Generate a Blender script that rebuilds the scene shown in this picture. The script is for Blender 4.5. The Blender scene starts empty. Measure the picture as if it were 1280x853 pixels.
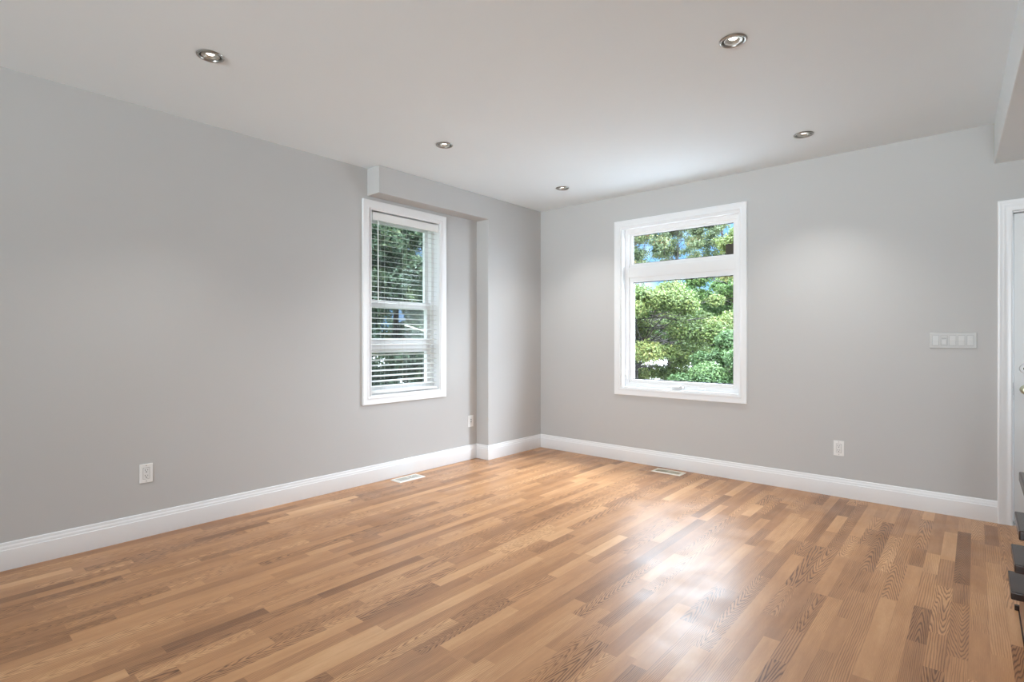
import bpy, math, random
import numpy as np
from mathutils import Vector, Matrix
from mathutils.geometry import tessellate_polygon

S = bpy.context.scene
COL = S.collection
R = math.radians

# ------------------------------------------------------------------ constants of the room (metres)
H = 2.60            # ceiling height
XL = -3.80          # face of the left wall
XC = -3.64          # face of the column / bulkhead
YB = 4.70           # face of the back wall
XR = 1.30           # right wall
YR = -6.50          # rear wall, behind the camera
WT = 0.20           # wall thickness
COLY = 3.855        # near edge of the column
BULKY, BULKZ = 2.572, 2.376

# ------------------------------------------------------------------ camera
cam = bpy.data.cameras.new('camera')
cam.sensor_width = 36.0
cam.lens = 36.0 * 670.88 / 1280.0
cam.shift_y = -3.07 / 1280.0
cam.clip_start, cam.clip_end = 0.05, 300
camo = bpy.data.objects.new('camera', cam)
camo.location = (0, 0, 1.198)
camo.rotation_euler = (R(90), 0, R(40.817))
COL.objects.link(camo)
S.camera = camo

# ------------------------------------------------------------------ exposure
S.view_settings.view_transform = 'Standard'
S.view_settings.look = 'None'
S.view_settings.exposure = 0.41
S.view_settings.gamma = 1.0
S.view_settings.use_curve_mapping = False
try:
    S.cycles.use_denoising = True
    S.cycles.max_bounces = 14
    S.cycles.diffuse_bounces = 8
    S.cycles.glossy_bounces = 4
    S.cycles.transparent_max_bounces = 24
    S.cycles.caustics_reflective = False
    S.cycles.caustics_refractive = False
    S.cycles.sample_clamp_indirect = 6.0
except Exception:
    pass

# ------------------------------------------------------------------ sky: clear blue low down, bright white cloud cover above
SKY_LOW, SKY_HIGH, SKY_BRIGHT = 1.30, 5.4, 19.5
world = bpy.data.worlds.new('sky'); S.world = world
world.use_nodes = True
nt = world.node_tree; nt.nodes.clear()
def wn(t, **k):
    n = nt.nodes.new(t)
    for a, b in k.items(): setattr(n, a, b)
    return n
tc = wn('ShaderNodeTexCoord'); sx = wn('ShaderNodeSeparateXYZ')
nt.links.new(tc.outputs['Generated'], sx.inputs[0])
mr = wn('ShaderNodeMapRange', interpolation_type='SMOOTHSTEP')
mr.inputs[1].default_value = 0.225; mr.inputs[2].default_value = 0.36
nt.links.new(sx.outputs[2], mr.inputs[0])
noi = wn('ShaderNodeTexNoise'); noi.inputs['Scale'].default_value = 7.0; noi.inputs['Detail'].default_value = 4
nt.links.new(tc.outputs['Generated'], noi.inputs['Vector'])
cr = wn('ShaderNodeValToRGB')
cr.color_ramp.elements[0].position = 0.50; cr.color_ramp.elements[0].color = (0.22, 0.50, 0.95, 1)
cr.color_ramp.elements[1].position = 0.66; cr.color_ramp.elements[1].color = (0.85, 0.92, 1.0, 1)
nt.links.new(noi.outputs[0], cr.inputs[0])
bgl = wn('ShaderNodeBackground'); bgl.inputs[1].default_value = SKY_LOW
nt.links.new(cr.outputs[0], bgl.inputs[0])
bgh = wn('ShaderNodeBackground'); bgh.inputs[0].default_value = (0.83, 0.96, 1.10, 1); bgh.inputs[1].default_value = SKY_HIGH
# sky made brightest to the north-east so it lights the left wall
dt = wn('ShaderNodeVectorMath', operation='DOT_PRODUCT'); dt.inputs[1].default_value = Vector((0.90, 0.38, 0.20)).normalized()
nt.links.new(tc.outputs['Generated'], dt.inputs[0])
mb_ = wn('ShaderNodeMapRange', interpolation_type='SMOOTHSTEP')
mb_.inputs[1].default_value = 0.40; mb_.inputs[2].default_value = 0.95; mb_.inputs[3].default_value = SKY_HIGH; mb_.inputs[4].default_value = SKY_BRIGHT
nt.links.new(dt.outputs['Value'], mb_.inputs[0])
# and brighter again high overhead
zen = wn('ShaderNodeMapRange', interpolation_type='SMOOTHSTEP'); zen.inputs[1].default_value = 0.36; zen.inputs[2].default_value = 0.58; zen.inputs[3].default_value = 1.0; zen.inputs[4].default_value = 3.0
nt.links.new(sx.outputs[2], zen.inputs[0])
mz = wn('ShaderNodeMath', operation='MULTIPLY'); nt.links.new(mb_.outputs[0], mz.inputs[0]); nt.links.new(zen.outputs[0], mz.inputs[1])
nt.links.new(mz.outputs[0], bgh.inputs[1])
mx = wn('ShaderNodeMixShader'); wo = wn('ShaderNodeOutputWorld')
lowm = wn('ShaderNodeMapRange', interpolation_type='SMOOTHSTEP'); lowm.inputs[1].default_value = 0.66; lowm.inputs[2].default_value = 0.85
nt.links.new(dt.outputs['Value'], lowm.inputs[0])
mxm = wn('ShaderNodeMath', operation='MAXIMUM'); nt.links.new(mr.outputs[0], mxm.inputs[0]); nt.links.new(lowm.outputs[0], mxm.inputs[1])
nt.links.new(mxm.outputs[0], mx.inputs[0]); nt.links.new(bgl.outputs[0], mx.inputs[1]); nt.links.new(bgh.outputs[0], mx.inputs[2])
nt.links.new(mx.outputs[0], wo.inputs[0])

# ------------------------------------------------------------------ sun on the garden (from over the house), added rear fill, window portals
def lamp(name, kind, loc, rot, **k):
    l = bpy.data.lights.new(name, kind)
    for a, b in k.items(): setattr(l, a, b)
    o = bpy.data.objects.new(name, l); o.location = loc; o.rotation_euler = rot
    COL.objects.link(o); return o
sun = lamp('sun', 'SUN', (6, -6, 12), (R(50), 0, R(-11)), energy=6.5, angle=R(1.5), color=(1.0, 0.95, 0.85))
REAR_W = 100.0
# added fill lamp in front of the rear opening, behind the camera
lamp('rear_fill', 'AREA', (0.1, YR + 0.30, 1.32), (R(104), 0, R(12)), shape='RECTANGLE', spread=R(75), size=2.0, size_y=2.1, energy=REAR_W, color=(0.86, 0.962, 1.03))
for nm, loc, rot, w, h in (('window_portal', (-2.07, YB + WT + 0.02, 1.50), (R(-90), 0, 0), 1.1, 1.56),
                           ('window_portal', (XL - WT - 0.02, 2.985, 1.50), (0, R(-90), 0), 1.56, 0.76)):
    p = lamp(nm, 'AREA', loc, rot, shape='RECTANGLE', size=w, size_y=h, energy=1.0)
    try: p.data.cycles.is_portal = True
    except Exception: pass

# ------------------------------------------------------------------ materials
class NT:
    def __init__(s, name):
        s.m = bpy.data.materials.new(name); s.m.use_nodes = True
        s.t = s.m.node_tree; s.t.nodes.clear()
        s.out = s.n('ShaderNodeOutputMaterial')
    def n(s, t, **k):
        x = s.t.nodes.new(t)
        for a, b in k.items(): setattr(x, a, b)
        return x
    def l(s, a, b): s.t.links.new(a, b)
    def math(s, op, a, b=None, c=None):
        x = s.n('ShaderNodeMath', operation=op)
        for i, v in enumerate((a, b, c)):
            if v is None: continue
            if hasattr(v, 'links'): s.l(v, x.inputs[i])
            else: x.inputs[i].default_value = v
        return x.outputs[0]

def simple(name, col, rough=0.5, metal=0.0, spec=0.5, bump=None, var=0.0, coat=0.0):
    s = NT(name)
    b = s.n('ShaderNodeBsdfPrincipled')
    b.inputs['Roughness'].default_value = rough; b.inputs['Metallic'].default_value = metal
    b.inputs['Specular IOR Level'].default_value = spec
    b.inputs['Coat Weight'].default_value = coat
    t = s.n('ShaderNodeTexCoord')
    if var:
        n = s.n('ShaderNodeTexNoise'); n.inputs['Scale'].default_value = 1.7; n.inputs['Detail'].default_value = 3
        s.l(t.outputs['Object'], n.inputs['Vector'])
        r = s.n('ShaderNodeValToRGB')
        r.color_ramp.elements[0].position = .3; r.color_ramp.elements[1].position = .7
        r.color_ramp.elements[0].color = tuple(c * (1 - var) for c in col) + (1,)
        r.color_ramp.elements[1].color = tuple(min(1, c * (1 + var)) for c in col) + (1,)
        s.l(n.outputs[0], r.inputs[0]); s.l(r.outputs[0], b.inputs['Base Color'])
    else:
        b.inputs['Base Color'].default_value = tuple(col) + (1,)
    if bump:
        n = s.n('ShaderNodeTexNoise'); n.inputs['Scale'].default_value = bump[0]; n.inputs['Detail'].default_value = 3
        s.l(t.outputs['Object'], n.inputs['Vector'])
        u = s.n('ShaderNodeBump'); u.inputs['Strength'].default_value = bump[1]; u.inputs['Distance'].default_value = 0.002
        s.l(n.outputs[0], u.inputs['Height']); s.l(u.outputs[0], b.inputs['Normal'])
    s.l(b.outputs[0], s.out.inputs[0])
    return s.m

M = {}
M['wall'] = simple('grey_wall_paint', (0.512, 0.507, 0.500), 0.62, bump=(260, .12), var=.008)
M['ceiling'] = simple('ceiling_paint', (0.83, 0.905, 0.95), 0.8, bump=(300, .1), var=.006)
M['trim'] = simple('white_trim_paint', (0.81, 0.818, 0.83), 0.33, var=.008)
M['vinyl'] = simple('white_vinyl', (0.82, 0.82, 0.82), 0.35, var=.005)
M['slat'] = simple('shade_toned_slat', (0.60, 0.60, 0.58), 0.5)  # white slats toned darker to carry their backlit shade
M['valance'] = simple('white_valance', (0.80, 0.80, 0.785), 0.45)
M['plate'] = simple('white_plastic', (0.80, 0.80, 0.79), 0.35)
M['switch'] = simple('dimmed_white_plastic', (0.52, 0.52, 0.51), 0.45)  # white plastic darkened for the weak light on the switch plate
M['rocker'] = simple('dimmed_white_rocker', (0.58, 0.58, 0.57), 0.45)  # rockers darkened for the same weak light
M['plate_in'] = simple('white_plastic_insert', (0.74, 0.74, 0.73), 0.3)
M['dark'] = simple('black_slot', (0.03, 0.03, 0.03), 0.6)
M['seam'] = simple('switch_seam', (0.30, 0.30, 0.30), 0.6)
M['nickel'] = simple('brushed_nickel', (0.42, 0.41, 0.385), 0.32, metal=1.0, bump=(90, .1))
M['can'] = simple('dark_can', (0.05, 0.045, 0.04), 0.5)
M['gimbal'] = simple('satin_gimbal', (0.50, 0.48, 0.44), 0.38, metal=0.85)
M['door'] = simple('white_door_paint', (0.74, 0.75, 0.75), 0.4, var=.01)
M['brass'] = simple('aged_brass', (0.52, 0.50, 0.36), 0.28, metal=0.9)
M['black_metal'] = simple('black_metal', (0.03, 0.028, 0.026), 0.35, metal=0.6)
M['register'] = simple('cream_enamel', (0.74, 0.69, 0.60), 0.4)
M['register_w'] = simple('white_enamel', (0.80, 0.78, 0.74), 0.4)
M['register_in'] = simple('grey_louver', (0.62, 0.62, 0.58), 0.5)
M['register_tan'] = simple('tan_louver', (0.62, 0.58, 0.48), 0.5)
M['sticker'] = simple('dark_sticker', (0.060, 0.056, 0.042), 0.7, bump=(900, .6), var=.25)
M['gasket'] = simple('grey_gasket', (0.05, 0.05, 0.055), 0.6)
M['exterior'] = simple('exterior_stucco', (0.45, 0.43, 0.40), 0.9)
M['bark'] = simple('bark', (0.022, 0.018, 0.014), 0.9, bump=(40, 1.0), var=.3)
M['pale_branch'] = simple('bare_branch', (0.25, 0.24, 0.20), 0.9)
M['grass'] = simple('lawn', (0.035, 0.06, 0.018), 0.95, bump=(60, 1.0), var=.35)
M['road'] = simple('pale_concrete', (0.33, 0.33, 0.33), 0.9, bump=(30, .4), var=.06)

def emis(name, col, st):
    s = NT(name); e = s.n('ShaderNodeEmission')
    e.inputs[0].default_value = tuple(col) + (1,); e.inputs[1].default_value = st
    s.l(e.outputs[0], s.out.inputs[0]); return s.m
M['bulb'] = emis('lamp_face', (1.0, 0.97, 0.90), 4.0)

def glass(name, tint=(1, 1, 1), refl=1.0):
    s = NT(name)
    tr = s.n('ShaderNodeBsdfTransparent'); tr.inputs[0].default_value = tuple(tint) + (1,)
    gl = s.n('ShaderNodeBsdfGlossy'); gl.inputs['Roughness'].default_value = 0.0
    f = s.n('ShaderNodeLayerWeight'); f.inputs[0].default_value = .5
    fr = s.math('ADD', s.math('MULTIPLY', s.math('POWER', f.outputs['Facing'], 5.0), .6), .02)
    m = s.n('ShaderNodeMixShader')
    s.l(s.math('MULTIPLY', fr, refl), m.inputs[0]); s.l(tr.outputs[0], m.inputs[1]); s.l(gl.outputs[0], m.inputs[2])
    s.l(m.outputs[0], s.out.inputs[0]); return s.m
M['glass_side'] = glass('side_window_glass', (0.975, 0.985, 0.98), 0.2)
M['glass'] = glass('window_glass', (0.985, 0.99, 0.985))

def screen_mat():
    s = NT('insect_mesh')
    tr = s.n('ShaderNodeBsdfTransparent'); d = s.n('ShaderNodeBsdfDiffuse'); d.inputs[0].default_value = (.10, .105, .11, 1)
    m = s.n('ShaderNodeMixShader'); m.inputs[0].default_value = 0.30
    s.l(tr.outputs[0], m.inputs[1]); s.l(d.outputs[0], m.inputs[2]); s.l(m.outputs[0], s.out.inputs[0]); return s.m
M['screen'] = screen_mat()

def leaf_mat(name, stops):
    s = NT(name)
    a = s.n('ShaderNodeAttribute', attribute_name='tone')
    r = s.n('ShaderNodeValToRGB')
    e = r.color_ramp.elements
    while len(e) < len(stops): e.new(0.5)
    for i, (p, c) in enumerate(stops):
        e[i].position = p; e[i].color = tuple(c) + (1,)
    s.l(a.outputs['Fac'], r.inputs[0])
    d = s.n('ShaderNodeBsdfPrincipled'); d.inputs['Roughness'].default_value = .55; d.inputs['Specular IOR Level'].default_value = .25
    t = s.n('ShaderNodeBsdfTranslucent')
    s.l(r.outputs[0], d.inputs['Base Color']); s.l(r.outputs[0], t.inputs[0])
    m = s.n('ShaderNodeMixShader'); m.inputs[0].default_value = .35
    s.l(d.outputs[0], m.inputs[1]); s.l(t.outputs[0], m.inputs[2]); s.l(m.outputs[0], s.out.inputs[0]); return s.m
LK = 1.15
def sc(c): return tuple(v * LK for v in c)
M['leaf_yellow'] = leaf_mat('yellow_green_leaves', [(0, sc((.022, .042, .014))), (.45, sc((.052, .080, .022))), (.8, sc((.094, .120, .034))), (1, sc((.15, .145, .05)))])
M['leaf_mid'] = leaf_mat('mid_green_leaves', [(0, sc((.018, .042, .012))), (.5, sc((.042, .085, .022))), (.9, sc((.075, .13, .032))), (1, sc((.12, .14, .04)))])
M['leaf_blue'] = leaf_mat('blue_green_leaves', [(0, sc((.016, .036, .014))), (.5, sc((.040, .076, .027))), (1, sc((.072, .116, .040)))])
M['leaf_sparse'] = leaf_mat('thin_olive_leaves', [(0, sc((.030, .050, .028))), (.6, sc((.062, .085, .035))), (.9, sc((.10, .10, .04))), (1, sc((.15, .10, .05)))])
M['leaf_cedar'] = leaf_mat('dark_cedar_sprays', [(0, sc((.016, .032, .018))), (.5, sc((.032, .056, .028))), (1, sc((.085, .105, .045)))])
M['flower'] = simple('yellow_blossom', (.35, .23, .01), .6)

def floor_mat():
    s = NT('oak_strip_laminate')
    uv = s.n('ShaderNodeUVMap'); sep = s.n('ShaderNodeSeparateXYZ'); s.l(uv.outputs[0], sep.inputs[0])
    u, v = sep.outputs[0], sep.outputs[1]
    tone = s.n('ShaderNodeAttribute', attribute_name='tone').outputs['Fac']
    pv = s.n('ShaderNodeAttribute', attribute_name='grain'); ps = s.n('ShaderNodeSeparateXYZ'); s.l(pv.outputs['Vector'], ps.inputs[0])
    u0, slope, seed = ps.outputs[0], ps.outputs[1], ps.outputs[2]
    pv2 = s.n('ShaderNodeAttribute', attribute_name='figure'); p2 = s.n('ShaderNodeSeparateXYZ'); s.l(pv2.outputs['Vector'], p2.inputs[0])
    freq, contrast, wob = p2.outputs[0], p2.outputs[1], p2.outputs[2]
    # low-frequency wobble of the rings
    cv = s.n('ShaderNodeCombineXYZ')
    s.l(s.math('MULTIPLY', u, 2.2), cv.inputs[0]); s.l(s.math('MULTIPLY', v, 3.1), cv.inputs[1]); s.l(seed, cv.inputs[2])
    n1 = s.n('ShaderNodeTexNoise'); n1.inputs['Scale'].default_value = 1.0; n1.inputs['Detail'].default_value = 2.0
    s.l(cv.outputs[0], n1.inputs['Vector'])
    cvb = s.n('ShaderNodeCombineXYZ')
    s.l(s.math('MULTIPLY', u, 7.0), cvb.inputs[0]); s.l(s.math('MULTIPLY', v, 16.0), cvb.inputs[1]); s.l(seed, cvb.inputs[2])
    n1b = s.n('ShaderNodeTexNoise'); n1b.inputs['Scale'].default_value = 1.0; n1b.inputs['Detail'].default_value = 1.0
    s.l(cvb.outputs[0], n1b.inputs['Vector'])
    du = s.math('SUBTRACT', u, u0)
    hyp = s.math('SQRT', s.math('ADD', s.math('MULTIPLY', du, du), 0.004))
    ph = s.math('ADD', s.math('ADD', hyp, s.math('MULTIPLY', v, slope)), s.math('MULTIPLY', s.math('SUBTRACT', n1.outputs[0], .5), wob))
    ph = s.math('ADD', ph, s.math('MULTIPLY', s.math('SUBTRACT', n1b.outputs[0], .5), .045))
    saw = s.math('FRACT', s.math('MULTIPLY', ph, freq))
    # one growth ring: pale for most of it, then darkening to a dark late line, with a short return
    ring = s.n('ShaderNodeValToRGB')
    e = ring.color_ramp.elements
    e[0].position = 0; e[0].color = (.55,) * 3 + (1,)
    e[1].position = 1; e[1].color = (.55,) * 3 + (1,)
    for p, c in ((.12, .1), (.5, .0), (.78, .6), (.92, 1.0)):
        k = e.new(p); k.color = (c, c, c, 1)
    s.l(saw, ring.inputs[0])
    # pores, drawn out along the strip
    cp = s.n('ShaderNodeCombineXYZ')
    s.l(s.math('MULTIPLY', u, 34.0), cp.inputs[0]); s.l(s.math('MULTIPLY', v, 26.0), cp.inputs[1]); s.l(seed, cp.inputs[2])
    n2 = s.n('ShaderNodeTexNoise'); n2.inputs['Scale'].default_value = 1.0; n2.inputs['Detail'].default_value = 3
    s.l(cp.outputs[0], n2.inputs['Vector'])
    # broad drift of colour within a strip
    cd = s.n('ShaderNodeCombineXYZ')
    s.l(s.math('MULTIPLY', u, 1.6), cd.inputs[0]); s.l(s.math('MULTIPLY', v, 3.0), cd.inputs[1]); s.l(s.math('ADD', seed, 31.7), cd.inputs[2])
    n3 = s.n('ShaderNodeTexNoise'); n3.inputs['Scale'].default_value = 1.0; n3.inputs['Detail'].default_value = 2
    s.l(cd.outputs[0], n3.inputs['Vector'])
    t = s.math('ADD', tone, s.math('MULTIPLY', s.math('SUBTRACT', n3.outputs[0], .5), .44))
    t = s.math('ADD', t, s.math('MULTIPLY', s.math('SUBTRACT', n2.outputs[0], .5), .22))
    t = s.math('SUBTRACT', t, s.math('MULTIPLY', s.math('SUBTRACT', ring.outputs[0], .25), contrast))
    ramp = s.n('ShaderNodeValToRGB')
    e = ramp.color_ramp.elements
    e[0].position = 0.0; e[0].color = FLOOR[0] + (1,)
    e[1].position = 1.0; e[1].color = FLOOR[3] + (1,)
    k = e.new(.33); k.color = FLOOR[1] + (1,)
    k = e.new(.66); k.color = FLOOR[2] + (1,)
    s.l(t, ramp.inputs[0])
    # faint seam along the strip edges
    seam = s.math('GREATER_THAN', s.math('ABSOLUTE', u), .488)
    mixc = s.n('ShaderNodeMixRGB', blend_type='MULTIPLY'); mixc.inputs[2].default_value = (.80, .76, .72, 1)
    s.l(s.math('MULTIPLY', seam, .5), mixc.inputs[0]); s.l(ramp.outputs[0], mixc.inputs[1])
    b = s.n('ShaderNodeBsdfPrincipled')
    s.l(mixc.outputs[0], b.inputs['Base Color'])
    b.inputs['Specular IOR Level'].default_value = .58
    # worn finish: roughness varies in smears
    tcx = s.n('ShaderNodeTexCoord')
    n4 = s.n('ShaderNodeTexNoise'); n4.inputs['Scale'].default_value = 5.0; n4.inputs['Detail'].default_value = 5
    s.l(tcx.outputs['Object'], n4.inputs['Vector'])
    rr = s.n('ShaderNodeMapRange'); rr.inputs[1].default_value = .3; rr.inputs[2].default_value = .7
    rr.inputs[3].default_value = .28; rr.inputs[4].default_value = .42
    s.l(n4.outputs[0], rr.inputs[0]); s.l(rr.outputs[0], b.inputs['Roughness'])
    n5 = s.n('ShaderNodeTexNoise'); n5.inputs['Scale'].default_value = 55.0; n5.inputs['Detail'].default_value = 3
    s.l(tcx.outputs['Object'], n5.inputs['Vector'])
    hsum = s.math('ADD', s.math('MULTIPLY', n5.outputs[0], .6), s.math('MULTIPLY', n2.outputs[0], .5))
    bp = s.n('ShaderNodeBump'); bp.inputs['Strength'].default_value = .10; bp.inputs['Distance'].default_value = .002
    s.l(hsum, bp.inputs['Height']); s.l(bp.outputs[0], b.inputs['Normal'])
    s.l(b.outputs[0], s.out.inputs[0]); return s.m
FLOOR = [(.145, .064, .029), (.340, .160, .070), (.535, .278, .128), (.735, .450, .235)]
M['floor'] = floor_mat()

def wood(name, c1, c2, rough, axis='Y', coat=0.0, spec=.5):
    s = NT(name)
    t = s.n('ShaderNodeTexCoord'); mp = s.n('ShaderNodeMapping')
    mp.inputs['Scale'].default_value = (40, 3, 40) if axis == 'Y' else (3, 40, 40)
    s.l(t.outputs['Object'], mp.inputs[0])
    n = s.n('ShaderNodeTexNoise'); n.inputs['Scale'].default_value = 1; n.inputs['Detail'].default_value = 4
    s.l(mp.outputs[0], n.inputs['Vector'])
    r = s.n('ShaderNodeValToRGB'); r.color_ramp.elements[0].position = .35; r.color_ramp.elements[1].position = .65
    r.color_ramp.elements[0].color = tuple(c1) + (1,); r.color_ramp.elements[1].color = tuple(c2) + (1,)
    s.l(n.outputs[0], r.inputs[0])
    b = s.n('ShaderNodeBsdfPrincipled'); b.inputs['Roughness'].default_value = rough; b.inputs['Coat Weight'].default_value = coat
    b.inputs['Coat Roughness'].default_value = .12; b.inputs['Specular IOR Level'].default_value = spec
    s.l(r.outputs[0], b.inputs['Base Color']); s.l(b.outputs[0], s.out.inputs[0]); return s.m
M['tread'] = wood('espresso_stained_wood', (.020, .010, .007), (.055, .030, .022), .24, 'X', coat=.0, spec=.34)
M['stringer'] = wood('brown_stained_wood', (.30, .17, .11), (.40, .25, .17), .35, 'Y')

# ------------------------------------------------------------------ mesh helpers
class MB:
    def __init__(s): s.v = []; s.f = []
    def add(s, vs, fs):
        o = len(s.v); s.v += [tuple(p) for p in vs]; s.f += [tuple(i + o for i in f) for f in fs]; return s
    def box(s, x0, x1, y0, y1, z0, z1):
        return s.add([(x0, y0, z0), (x1, y0, z0), (x1, y1, z0), (x0, y1, z0), (x0, y0, z1), (x1, y0, z1), (x1, y1, z1), (x0, y1, z1)],
                     [(0, 3, 2, 1), (4, 5, 6, 7), (0, 1, 5, 4), (1, 2, 6, 5), (2, 3, 7, 6), (3, 0, 4, 7)])
    def ring(s, x0, x1, z0, z1, w, y0, y1, wb=None, wt=None):
        """rectangular frame in the XZ plane, inset w, between depths y0 and y1"""
        wb = w if wb is None else wb; wt = w if wt is None else wt
        o = [(x0, z0), (x1, z0), (x1, z1), (x0, z1)]; i = [(x0 + w, z0 + wb), (x1 - w, z0 + wb), (x1 - w, z1 - wt), (x0 + w, z1 - wt)]
        vs = [(p[0], y0, p[1]) for p in o + i] + [(p[0], y1, p[1]) for p in o + i]
        fs = []
        for k in range(4):
            n = (k + 1) % 4
            fs += [(k, n, 4 + n, 4 + k), (8 + k, 12 + k, 12 + n, 8 + n), (k, 8 + k, 8 + n, n), (4 + k, 4 + n, 12 + n, 12 + k)]
        return s.add(vs, fs)
    def profile_frame(s, x0, x1, z0, z1, prof, legs=False):
        """moulding swept round a rectangle with mitred corners; prof = (inset from the outer edge, projection towards the room -Y)"""
        vs, fs = [], []
        n = len(prof)
        if legs:   # door casing: two legs and a head
            for (w, t) in prof:
                vs += [(x0 + w, -t, z0), (x0 + w, -t, z1 - w), (x1 - w, -t, z1 - w), (x1 - w, -t, z0)]
            segs = 3
        else:
            for (w, t) in prof:
                vs += [(x0 + w, -t, z0 + w), (x0 + w, -t, z1 - w), (x1 - w, -t, z1 - w), (x1 - w, -t, z0 + w)]
            segs = 4
        for a in range(n - 1):
            for k in range(segs):
                m = (k + 1) % 4
                fs.append((a * 4 + k, a * 4 + m, (a + 1) * 4 + m, (a + 1) * 4 + k))
        if legs:
            fs.append(tuple(a * 4 for a in range(n))); fs.append(tuple(a * 4 + 3 for a in range(n - 1, -1, -1)))
        return s.add(vs, fs)
    def lathe(s, prof, seg=40, cx=0, cy=0, cz=0, axis='Z', cap0=False, cap1=False):
        vs, fs = [], []
        for (r, z) in prof:
            for k in range(seg):
                a = 2 * math.pi * k / seg
                p = (r * math.cos(a), r * math.sin(a), z)
                if axis == 'Y': p = (p[0], p[2], -p[1])
                if axis == 'X': p = (p[2], p[0], p[1])
                vs.append((p[0] + cx, p[1] + cy, p[2] + cz))
        for i in range(len(prof) - 1):
            for k in range(seg):
                m = (k + 1) % seg
                fs.append((i * seg + k, i * seg + m, (i + 1) * seg + m, (i + 1) * seg + k))
        if cap0: fs.append(tuple(range(seg - 1, -1, -1)))
        if cap1: fs.append(tuple((len(prof) - 1) * seg + k for k in range(seg)))
        return s.add(vs, fs)
    def tube(s, pts, rad, seg=8):
        pts = [Vector(p) for p in pts]; rad = rad if isinstance(rad, (list, tuple)) else [rad] * len(pts)
        vs, fs = [], []
        ref = None
        for i, p in enumerate(pts):
            d = (pts[min(i + 1, len(pts) - 1)] - pts[max(i - 1, 0)]).normalized()
            if ref is None: ref = Vector((1, 0, 0)) if abs(d.x) < .9 else Vector((0, 1, 0))
            a = d.cross(ref).normalized(); b = d.cross(a).normalized(); ref = b.cross(d).normalized() * 1.0
            for k in range(seg):
                t = 2 * math.pi * k / seg
                vs.append(p + (a * math.cos(t) + b * math.sin(t)) * rad[i])
        for i in range(len(pts) - 1):
            for k in range(seg):
                m = (k + 1) % seg
                fs.append((i * seg + k, i * seg + m, (i + 1) * seg + m, (i + 1) * seg + k))
        fs.append(tuple(range(seg - 1, -1, -1))); fs.append(tuple((len(pts) - 1) * seg + k for k in range(seg)))
        return s.add(vs, fs)
    def prism(s, poly, a0, a1, axis='X'):
        """extrude a 2-D polygon: axis X -> poly is (y, z); axis Y -> (x, z); axis Z -> (x, y)"""
        def P(p, a): return (a, p[0], p[1]) if axis == 'X' else ((p[0], a, p[1]) if axis == 'Y' else (p[0], p[1], a))
        n = len(poly)
        vs = [P(p, a0) for p in poly] + [P(p, a1) for p in poly]
        fs = [tuple(range(n)), tuple(range(2 * n - 1, n - 1, -1))]
        fs += [(k, n + k, n + (k + 1) % n, (k + 1) % n) for k in range(n)]
        return s.add(vs, fs)
    def build(s, name, mat, parent=None, bevel=0.0, smooth=False, seg=2, weld=True):
        import bmesh
        me = bpy.data.meshes.new(name); me.from_pydata(s.v, [], s.f)
        bm = bmesh.new(); bm.from_mesh(me)
        if weld: bmesh.ops.remove_doubles(bm, verts=bm.verts, dist=1e-6)
        bmesh.ops.recalc_face_normals(bm, faces=bm.faces)
        if smooth:
            for f in bm.faces: f.smooth = True
            for e in bm.edges:
                if len(e.link_faces) == 2 and e.calc_face_angle(0) > R(35): e.smooth = False
        bm.to_mesh(me); bm.free()
        me.materials.append(M[mat])
        o = bpy.data.objects.new(name, me); COL.objects.link(o)
        if parent is not None: o.parent = parent
        if bevel:
            b = o.modifiers.new('bevel', 'BEVEL'); b.width = bevel; b.segments = seg; b.limit_method = 'ANGLE'; b.angle_limit = R(40)
        return o

def tag(o, label, cat, group=None, kind=None):
    o['label'] = label; o['category'] = cat
    if group: o['group'] = group
    if kind: o['kind'] = kind
    return o
def struct(o, label, cat): return tag(o, label, cat, kind='structure')
def thing(name, label, cat, loc=(0, 0, 0), rz=0.0, group=None, kind=None):
    o = bpy.data.objects.new(name, None); o.empty_display_size = .1
    o.location = loc; o.rotation_euler = (0, 0, rz); COL.objects.link(o)
    return tag(o, label, cat, group, kind)
def dup(root, loc, rz, label):
    r = root.copy(); COL.objects.link(r); r.location = loc; r.rotation_euler = (0, 0, rz); r['label'] = label
    for ch in list(root.children):
        c = ch.copy(); COL.objects.link(c); c.parent = r
        for g in list(ch.children):
            d = g.copy(); COL.objects.link(d); d.parent = c
    return r
LEFT = R(90)     # rotation that turns a thing built for the back wall (facing -Y) to the left wall (facing +X)

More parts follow.
